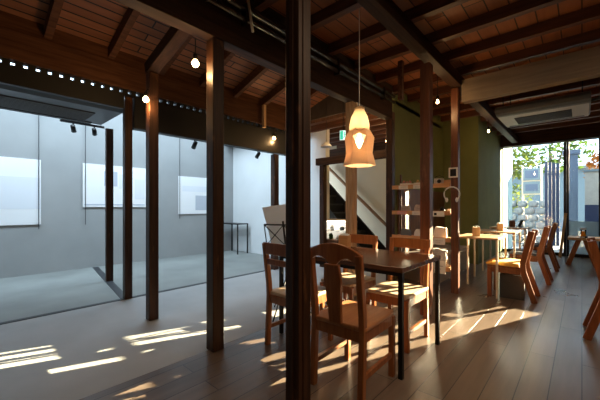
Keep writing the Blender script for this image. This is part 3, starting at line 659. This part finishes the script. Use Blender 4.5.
obj('base', box(B(), -0.07, 0.02, -0.05, 0.05, 0, 0.012), 'black', t)
obj('card', bar(B(), (-0.03, 0, 0.01), (0.02, 0, 0.13), 0.10, 0.004, (1, 0, 0)), 'paper', t); obj('backing', bar(B(), (-0.04, 0, 0.012), (0.012, 0, 0.135), 0.11, 0.004, (1, 0, 0)), 'black', t)
# low bench along the alcove wall
t = thing('wall_bench', 'beige padded bench under the cafe tables by the green wall', 'bench', (-1.80, 5.5, 0))
obj('base', box(B(), -0.26, 0.25, -0.80, 0.80, 0, 0.32), 'beige', t); obj('cushion', box(B(), -0.27, 0.28, -0.81, 0.81, 0.32, 0.41), 'beige', t, bevel=0.03)
def cafe_chair(loc, rz, label, cush):
    # local: faces -x ; stiles kink towards the seat
    t = thing('cafe_chair', label, 'chair', loc, rz, 'kinked wooden chairs by the window side'); hw = 0.195
    for s in (-1, 1):
        obj('leg', box(B(), -0.245, -0.195, s*hw-0.018, s*hw+0.018, 0, 0.375), 'chair_dark', t, bevel=0.005)
        obj('back_leg', sweep(B(), [(0.235, s*hw, 0), (0.125, s*hw, 0.36), (0.12, s*hw, 0.45), (0.205, s*hw, 0.835)], 0.034, 0.058, (0, 1, 0)), 'chair_dark', t, bevel=0.005)
        obj('side_rail', box(B(), -0.195, 0.10, s*hw-0.013, s*hw+0.013, 0.315, 0.375), 'chair_dark', t)
    obj('seat', box(B(), -0.245, 0.10, -0.21, 0.21, 0.376, 0.40), 'chair_dark', t, bevel=0.004)
    bm = B(); prism(bm, [(-0.255, 0.402), (0.085, 0.402), (0.085, 0.438), (-0.05, 0.447), (-0.20, 0.446), (-0.25, 0.432), (-0.265, 0.415)], 'y', -0.205, 0.205); obj('cushion', bm, cush, t, bevel=0.012)
    for z0, z1 in ((0.70, 0.82), (0.56, 0.62)):
        xa = 0.12+0.085*(z0-0.45)/0.385; xb = 0.12+0.085*(z1-0.45)/0.385
        obj('back_slat', bar(B(), (xa, 0, z0), (xb, 0, z1), 2*hw-0.036, 0.018, (1, 0, 0)), 'chair_dark', t, bevel=0.003)
    return t
k1 = cafe_chair((-0.64, 4.70, 0), 0, 'cafe chair with a mustard cushion at the sunlit table', 'yellow')
k2 = cafe_chair((-0.58, 5.90, 0), 0, 'cafe chair with a grey blue cushion at the middle table', 'blue')
dup(k2, (-0.55, 7.18, 0), 0, 'cafe chair with a grey blue cushion at the table nearest the window')
dup(k2, (0.265, 3.78, 0), R(180), 'cafe chair turned away at the right picture edge')
t = thing('waste_bin', 'dark square bin under the chair with the mustard cushion', 'bin', (-0.645, 4.69, 0), R(4)); bm = B()
box(bm, -0.125, 0.125, -0.14, 0.14, 0, 0.012); box(bm, -0.125, -0.115, -0.14, 0.14, 0.012, 0.29); box(bm, 0.115, 0.125, -0.14, 0.14, 0.012, 0.29); box(bm, -0.115, 0.115, -0.14, -0.13, 0.012, 0.29); box(bm, -0.115, 0.115, 0.13, 0.14, 0.012, 0.29)
obj('bin_body', bm, 'bin', t, bevel=0.003); obj('stud', lathe(B(), [(0.006, -0.003), (0.006, 0.003)], 8), 'steel', t, loc=(-0.02, -0.142, 0.20), rot=(R(90), 0, 0))
# low trestle table by the window
t = thing('trestle_table', 'low wooden trestle table with splayed legs by the street window', 'table', (0.70, 8.05, 0), 0)
obj('tabletop', box(B(), -0.90, 0.90, -0.26, 0.26, 0.50, 0.545), 'veneer', t, bevel=0.004)
for x in (-0.70, 0.70):
    for s in (-1, 1):
        obj('leg', bar(B(), (x+s*0.20, 0.0, 0.012), (x+s*0.045, 0.0, 0.50), 0.34, 0.075, (1, 0, 0)), 'chair', t)
t = thing('drink_jar', 'glass of amber tea with a pale lid on the trestle table', 'glass', (0.02, 7.93, 0.5455))
obj('glass', lathe(B(), [(0.035, 0.0), (0.040, 0.01), (0.042, 0.15), (0.040, 0.15), (0.036, 0.008)], 16, cap=False), 'clear', t, smooth=True)
obj('tea', lathe(B(), [(0.033, 0.006), (0.037, 0.012), (0.038, 0.115)], 16), 'amber', t, smooth=True); obj('lid', lathe(B(), [(0.045, 0.15), (0.045, 0.172), (0.03, 0.18)], 16), 'ceramic', t, smooth=True)
t = thing('menu_card', 'small black and white card at the front edge of the trestle table', 'card', (0.03, 7.80, 0.5455), 0)
obj('card_board', bar(B(), (0, 0, 0.0), (0, 0.012, 0.032), 0.10, 0.004, (0, 1, 0)), 'black', t); obj('white_mark', bar(B(), (-0.015, -0.004, 0.005), (-0.015, 0.004, 0.026), 0.05, 0.003, (0, 1, 0)), 'paper', t)
tag(obj('leaning_board', bar(B(), (-0.36, 8.95, 0.008), (-0.27, 9.29, 0.98), 0.05, 0.02, (0, 1, 0)), 'veneer'), 'narrow pale board leaning against the window mullion', 'board')

# ------------------------------------------------------------------ shelves between the posts
sh = thing('shelf_unit', 'open orange wood shelf unit between two posts', 'shelf', (-1.69, 4.44, 0))
HZ = (0.31, 0.70, 1.055, 1.425)
for z in HZ:
    s_ = obj('shelf_board', box(B(), -0.405, 0.408, -0.07, 0.19, z-0.02, z), 'shelf', sh); obj('front_lip', box(B(), -0.405, 0.408, -0.082, -0.071, z-0.045, z+0.012), 'shelf', s_)
for x in (-0.405, 0.408-0.02): obj('upright', box(B(), x, x+0.02, 0.191, 0.211, 0.0, 1.62), 'red_post', sh)
def onshelf(x, z, name, cat, label, bm, mat, y=4.47, rz=0.0, group=None, bevel=0.003, smooth=False):
    o = obj(name, bm, mat, loc=(x, y, z+0.0005), rot=(0, 0, rz), bevel=bevel, smooth=smooth); tag(o, label, cat, group); return o
def packet(w_, h_, d_=0.05):
    bm = B(); prism(bm, [(-w_/2, 0), (w_/2, 0), (w_/2*0.96, h_*0.55), (w_/2*0.75, h_*0.9), (-w_/2*0.7, h_), (-w_/2*0.95, h_*0.6)], 'y', -d_/2, d_/2); return bm
gp = 'goods on the shelf unit'
def basket(x, z, w_, mat, filler, label, n=6):
    t = thing('goods_tray', label, 'tray', (x, 4.45, z+0.0005), 0, gp); bm = B(); d_ = 0.11
    box(bm, -w_/2, w_/2, -d_/2, d_/2, 0, 0.005); box(bm, -w_/2, w_/2, -d_/2, -d_/2+0.005, 0.005, 0.04); box(bm, -w_/2, w_/2, d_/2-0.005, d_/2, 0.005, 0.04); box(bm, -w_/2, -w_/2+0.005, -d_/2+0.005, d_/2-0.005, 0.005, 0.04); box(bm, w_/2-0.005, w_/2, -d_/2+0.005, d_/2-0.005, 0.005, 0.04)
    obj('tray', bm, mat, t)
    for k in range(n):
        x_ = -w_/2+0.012+(w_-0.024)*(k+0.5)/n
        obj('wrapped_sweet', ball(B(), (x_, 0.02*(-1)**k, 0.055+0.012*(k % 3 == 1)), (w_-0.03)/n*0.62, 8, 6, (1, 1.8, 1.1)), filler, t, smooth=True)
basket(-1.905, 1.425, 0.17, 'card', 'food_a', 'tray of pink wrapped sweets on the top shelf')
basket(-1.70, 1.425, 0.17, 'card', 'food_b', 'tray of golden biscuits on the top shelf')
onshelf(-1.93, 1.055, 'food_packet', 'packet', 'grey brown packet with pink price card on the middle shelf', packet(0.14, 0.09), 'food_c', group=gp)
onshelf(-1.71, 1.055, 'food_packet', 'packet', 'wide grey packet above the cream price card on the middle shelf', packet(0.18, 0.10), 'food_c', group=gp)
onshelf(-1.93, 0.70, 'food_packet', 'packet', 'pale packet on the lower shelf behind the dark table', packet(0.15, 0.10), 'stone', group=gp)
onshelf(-1.70, 0.70, 'food_packet', 'packet', 'white packet with grey marks on the lower shelf behind the dark table', packet(0.20, 0.10), 'ceramic', group=gp)
t = thing('toy_camera', 'grey camera shaped box on the top shelf by the headphones', 'camera', (-1.455, 4.46, 1.4255), 0.1)
obj('body', box(B(), -0.06, 0.06, -0.03, 0.03, 0, 0.085), 'food_c', t, bevel=0.006); obj('lens', lathe(B(), [(0.024, 0), (0.026, 0.02), (0.020, 0.03)], 14), 'black', t, loc=(0.01, -0.03, 0.045), rot=(R(90), 0, 0), smooth=True)
obj('strap', tube(B(), [(-0.06, 0, 0.07), (-0.05, 0.01, 0.11), (0.0, 0.01, 0.125), (0.05, 0.01, 0.11), (0.06, 0, 0.07)], 0.004, 6), 'black', t)
onshelf(-1.34, 1.425, 'paper_box', 'box', 'small orange box on the top shelf beside the grey camera', box(B(), -0.05, 0.05, -0.03, 0.03, 0, 0.06), 'shelf', group=gp)
onshelf(-1.42, 1.055, 'small_figure', 'ornament', 'small black and white ornament on the middle shelf', lathe(B(), [(0.04, 0), (0.05, 0.01), (0.03, 0.03), (0.02, 0.055), (0.008, 0.07)], 12), 'black', group=gp, smooth=True)
onshelf(-1.33, 1.055, 'small_cup', 'cup', 'little white cup on the middle shelf near the headphones post', lathe(B(), [(0.02, 0), (0.026, 0.04), (0.022, 0.04), (0.017, 0.004)], 12, cap=False), 'ceramic', group=gp, smooth=True)
onshelf(-1.435, 0.70, 'paper_bag', 'bag', 'cream paper bag standing on the lower shelf', packet(0.17, 0.15, 0.08), 'card', group=gp)
onshelf(-1.435, 0.31, 'paper_bag', 'bag', 'brown paper bag standing on the bottom shelf', packet(0.18, 0.24, 0.09), 'food_c', group=gp)
def price(x, z, w_, h_, mat, label, mark=False):
    t = thing('price_card', label, 'price card', (x, 4.3545, z), 0, 'price cards on the shelf fronts')
    obj('card', box(B(), -w_/2, w_/2, 0, 0.003, -h_, 0.0), mat, t)
    bm = B()
    if mark: box(bm, -w_*0.38, -w_*0.15, -0.001, 0.0, -h_*0.75, -h_*0.3)
    else: box(bm, -w_*0.3, w_*0.3, -0.001, 0.0, -h_*0.45, -h_*0.38); box(bm, -w_*0.3, w_*0.1, -0.001, 0.0, -h_*0.68, -h_*0.61)
    obj('print', bm, 'black' if mark else 'food_c', t)
price(-1.92, 1.432, 0.14, 0.055, 'card', 'cream price card below the pink sweets on the top shelf')
price(-1.70, 1.432, 0.15, 0.055, 'card', 'cream price card below the golden biscuits on the top shelf')
price(-1.94, 1.062, 0.14, 0.05, 'card_pink', 'pink price card on the middle shelf')
price(-1.71, 1.062, 0.16, 0.055, 'card', 'cream price card on the middle shelf beside the pink one')
price(-1.43, 1.062, 0.15, 0.07, 'card', 'cream price card with a black square by the headphones post', True)
price(-1.42, 0.705, 0.15, 0.09, 'card', 'blank cream card hanging from the lower shelf')
price(-1.415, 0.40, 0.15, 0.17, 'card', 'tall cream card hanging from the bottom shelf')
# things hung on the post
t = thing('headphones', 'white headphones hanging on the red brown post by the shelves', 'headphones', (-1.25, 4.312, 1.285), 0)
bm = B(); pts = [(0.095*math.cos(R(a)), 0, 0.095*math.sin(R(a))) for a in range(-50, 231, 14)]; tube(bm, pts, 0.008, 8); obj('headband', bm, 'ceramic', t, smooth=True)
for s in (-1, 1):
    a = R(-50 if s > 0 else 230); obj('ear_pad', ball(B(), (0.095*math.cos(a), 0, 0.095*math.sin(a)), 0.026, 12, 8, (0.7, 0.6, 1.2)), 'ceramic', t, smooth=True)
obj('hook', box(B(), 0.02, 0.035, 0.0, 0.014, 0.07, 0.085), 'iron', t)
t = thing('framed_picture', 'small white framed black picture on the post above the headphones', 'picture', (-1.235, 4.317, 1.50))
bm = B(); box(bm, -0.055, -0.037, 0, 0.009, 0, 0.13); box(bm, 0.037, 0.055, 0, 0.009, 0, 0.13); box(bm, -0.037, 0.037, 0, 0.009, 0, 0.018); box(bm, -0.037, 0.037, 0, 0.009, 0.112, 0.13); obj('frame', bm, 'card', t)
obj('picture', box(B(), -0.037, 0.037, 0.003, 0.008, 0.018, 0.112), 'black', t)

# ------------------------------------------------------------------ outside, beyond the glass
def leaves(c, rad, n, size, seed):
    rnd = random.Random(seed); bm = B()
    for _ in range(n):
        while True:
            v = Vector((rnd.uniform(-1, 1), rnd.uniform(-1, 1), rnd.uniform(-1, 1)))
            if v.length < 1: break
        p = Vector((c[0]+v.x*rad[0], c[1]+v.y*rad[1], c[2]+v.z*rad[2])); e = Euler((rnd.uniform(0, 6), rnd.uniform(0, 6), rnd.uniform(0, 6))).to_matrix()
        s = size*rnd.uniform(0.6, 1.3); q = [p+e @ Vector(a)*s for a in ((0, -1, 0), (0.42, -0.1, 0.1), (0, 1, 0), (-0.42, -0.1, 0.1))]
        bm.faces.new([bm.verts.new(a) for a in q])
    return bm
GZ = -0.08
def tree(x, y, h, r, rad, n, mat, label, seed, cat='tree', name='leafy_tree', size=0.12):
    t = thing(name, label, cat, (x, y, GZ), 0)
    obj('trunk', tube(B(), [(0, 0, 0), (0.05, 0.02, h*0.4), (-0.03, 0.0, h)], [r, r*0.8, r*0.5], 10), 'bark', t, smooth=True)
    obj('branch', tube(B(), [(0, 0, h*0.55), (0.25, 0.1, h*0.85), (0.4, 0.1, h*1.05)], [r*0.5, r*0.4, r*0.2], 8), 'bark', t, smooth=True)
    o = obj('crown', leaves((0, 0, h), rad, n, size, seed), mat, t)
    return t
tree(-2.35, 15.5, 3.0, 0.10, (1.1, 0.9, 0.7), 420, 'leaf_y', 'pale yellow green tree with thin trunk beyond the outdoor units', 1)
tree(-1.0, 17.5, 3.6, 0.12, (1.5, 1.0, 1.0), 480, 'leaf', 'green leafy tree behind the navy fence across the street', 2)
tree(-1.75, 13.9, 1.55, 0.03, (0.45, 0.4, 0.55), 260, 'leaf_y', 'bushy yellow green shrub behind the stone wall', 3, 'shrub', 'shrub', 0.07)
tree(0.35, 12.8, 2.25, 0.04, (0.33, 0.3, 0.55), 260, 'leaf_o', 'orange leaved shrub above the grey wall', 4, 'shrub', 'shrub', 0.08)
t = thing('outdoor_unit_rack', 'pale steel rack holding two outdoor air conditioner units', 'rack', (-1.28, 13.4, GZ))
for sx in (-0.26, 0.26):
    for sy in (-0.12, 0.12): obj('post', box(B(), sx-0.02, sx+0.02, sy-0.02, sy+0.02, 0, 2.65), 'pale_metal', t)
for z in (1.66, 2.12): obj('crossbar', box(B(), -0.26, 0.26, -0.14, 0.14, z-0.03, z), 'pale_metal', t)
for z, lb in ((1.66, 'lower outdoor air conditioner unit with pale louvres on the rack'), (2.12, 'upper outdoor air conditioner unit with dark fan on the rack')):
    t = thing('outdoor_unit', lb, 'air conditioner', (-1.28, 13.4, GZ+z+0.001), 0, 'outdoor units on the rack')
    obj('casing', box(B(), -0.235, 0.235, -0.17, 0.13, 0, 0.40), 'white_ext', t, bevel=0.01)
    bm = B(); box(bm, -0.17, 0.17, -0.178, -0.171, 0.09, 0.32)
    if z > 2: lathe(bm, [(0.115, -0.01), (0.115, 0.0)], 18); 
    obj('grille', bm if z < 2 else box(B(), -0.18, 0.18, -0.178, -0.171, 0.07, 0.33), 'navy_light', t)
t = thing('slatted_gate', 'tall navy slatted gate panel across the street', 'gate', (-0.70, 12.5, GZ))
for k in range(4): obj('slat', box(B(), -0.17+0.092*k, -0.09+0.092*k, -0.02, 0.02, 0.0, 2.62 - 0.02*k), 'navy', t)
for z in (0.5, 2.2): obj('rail', box(B(), -0.175, 0.18, 0.021, 0.05, z, z+0.06), 'navy', t)
t = thing('gate_pillar', 'navy square pillar with a wide cap outside the window', 'pillar', (-0.22, 11.6, GZ))
obj('shaft', box(B(), -0.14, 0.14, -0.14, 0.14, 0, 2.66), 'navy_light', t); obj('cap', box(B(), -0.19, 0.19, -0.19, 0.19, 2.66, 2.78), 'navy_light', t, bevel=0.01)
t = thing('garden_wall', 'grey garden wall with navy lower half across the street', 'wall', (0, 0, 0))
obj('upper_wall', box(B(), 0.06, 3.6, 12.0, 12.18, 1.18, 2.12), 'grey_wall', t); obj('lower_wall', box(B(), 0.06, 3.6, 11.96, 12.2, GZ, 1.18), 'navy', t); obj('coping', box(B(), 0.04, 3.62, 11.96, 12.22, 2.12, 2.18), 'white_ext', t)
# stones of the low wall, each its own
rnd = random.Random(5)
for i in range(6):
    for j in range(4):
        bm = B(); bmesh.ops.create_icosphere(bm, subdivisions=3, radius=1)
        e = 0.62
        for v in bm.verts:
            v.co = Vector([math.copysign(abs(c)**e, c) for c in v.co]) * rnd.uniform(0.97, 1.0)
            v.co.x *= 0.142; v.co.y *= 0.13; v.co.z *= 0.118
        z = GZ + 0.119 + 0.237*i
        o = obj('garden_stone', bm, 'stone', loc=(-1.90+0.30*j+(0.10 if i % 2 else 0), 12.95, z), smooth=True)
        tag(o, 'pale rounded boulder of the rough stone wall across the street', 'stone', 'boulders across the street')
def fence(x0, x1, label):  # added out of view to block the sun, gap lets spots reach the shelves
    t = thing('sun_block_fence', label, 'fence', ((x0+x1)/2, 14.0, GZ)); n = max(1, round((x1-x0)/0.22)); w_ = (x1-x0)/n
    for k in range(n): obj('board', box(B(), -(x1-x0)/2+k*w_+0.001, -(x1-x0)/2+(k+1)*w_-0.001, -0.03, 0.03, 0, 4.2), 'wainscot', t)
    for z in (1.0, 3.2): obj('rail', box(B(), -(x1-x0)/2, (x1-x0)/2, 0.031, 0.08, z, z+0.1), 'wainscot', t)
fence(0.50, 1.50, 'added board fence out of view, blocking the sun, nearer the trees')
fence(1.71, 2.20, 'added board fence out of view, blocking the sun, farther from the trees')
t = thing('white_house', 'white house across the street behind the trees', 'house', (-5.0, 22, GZ))
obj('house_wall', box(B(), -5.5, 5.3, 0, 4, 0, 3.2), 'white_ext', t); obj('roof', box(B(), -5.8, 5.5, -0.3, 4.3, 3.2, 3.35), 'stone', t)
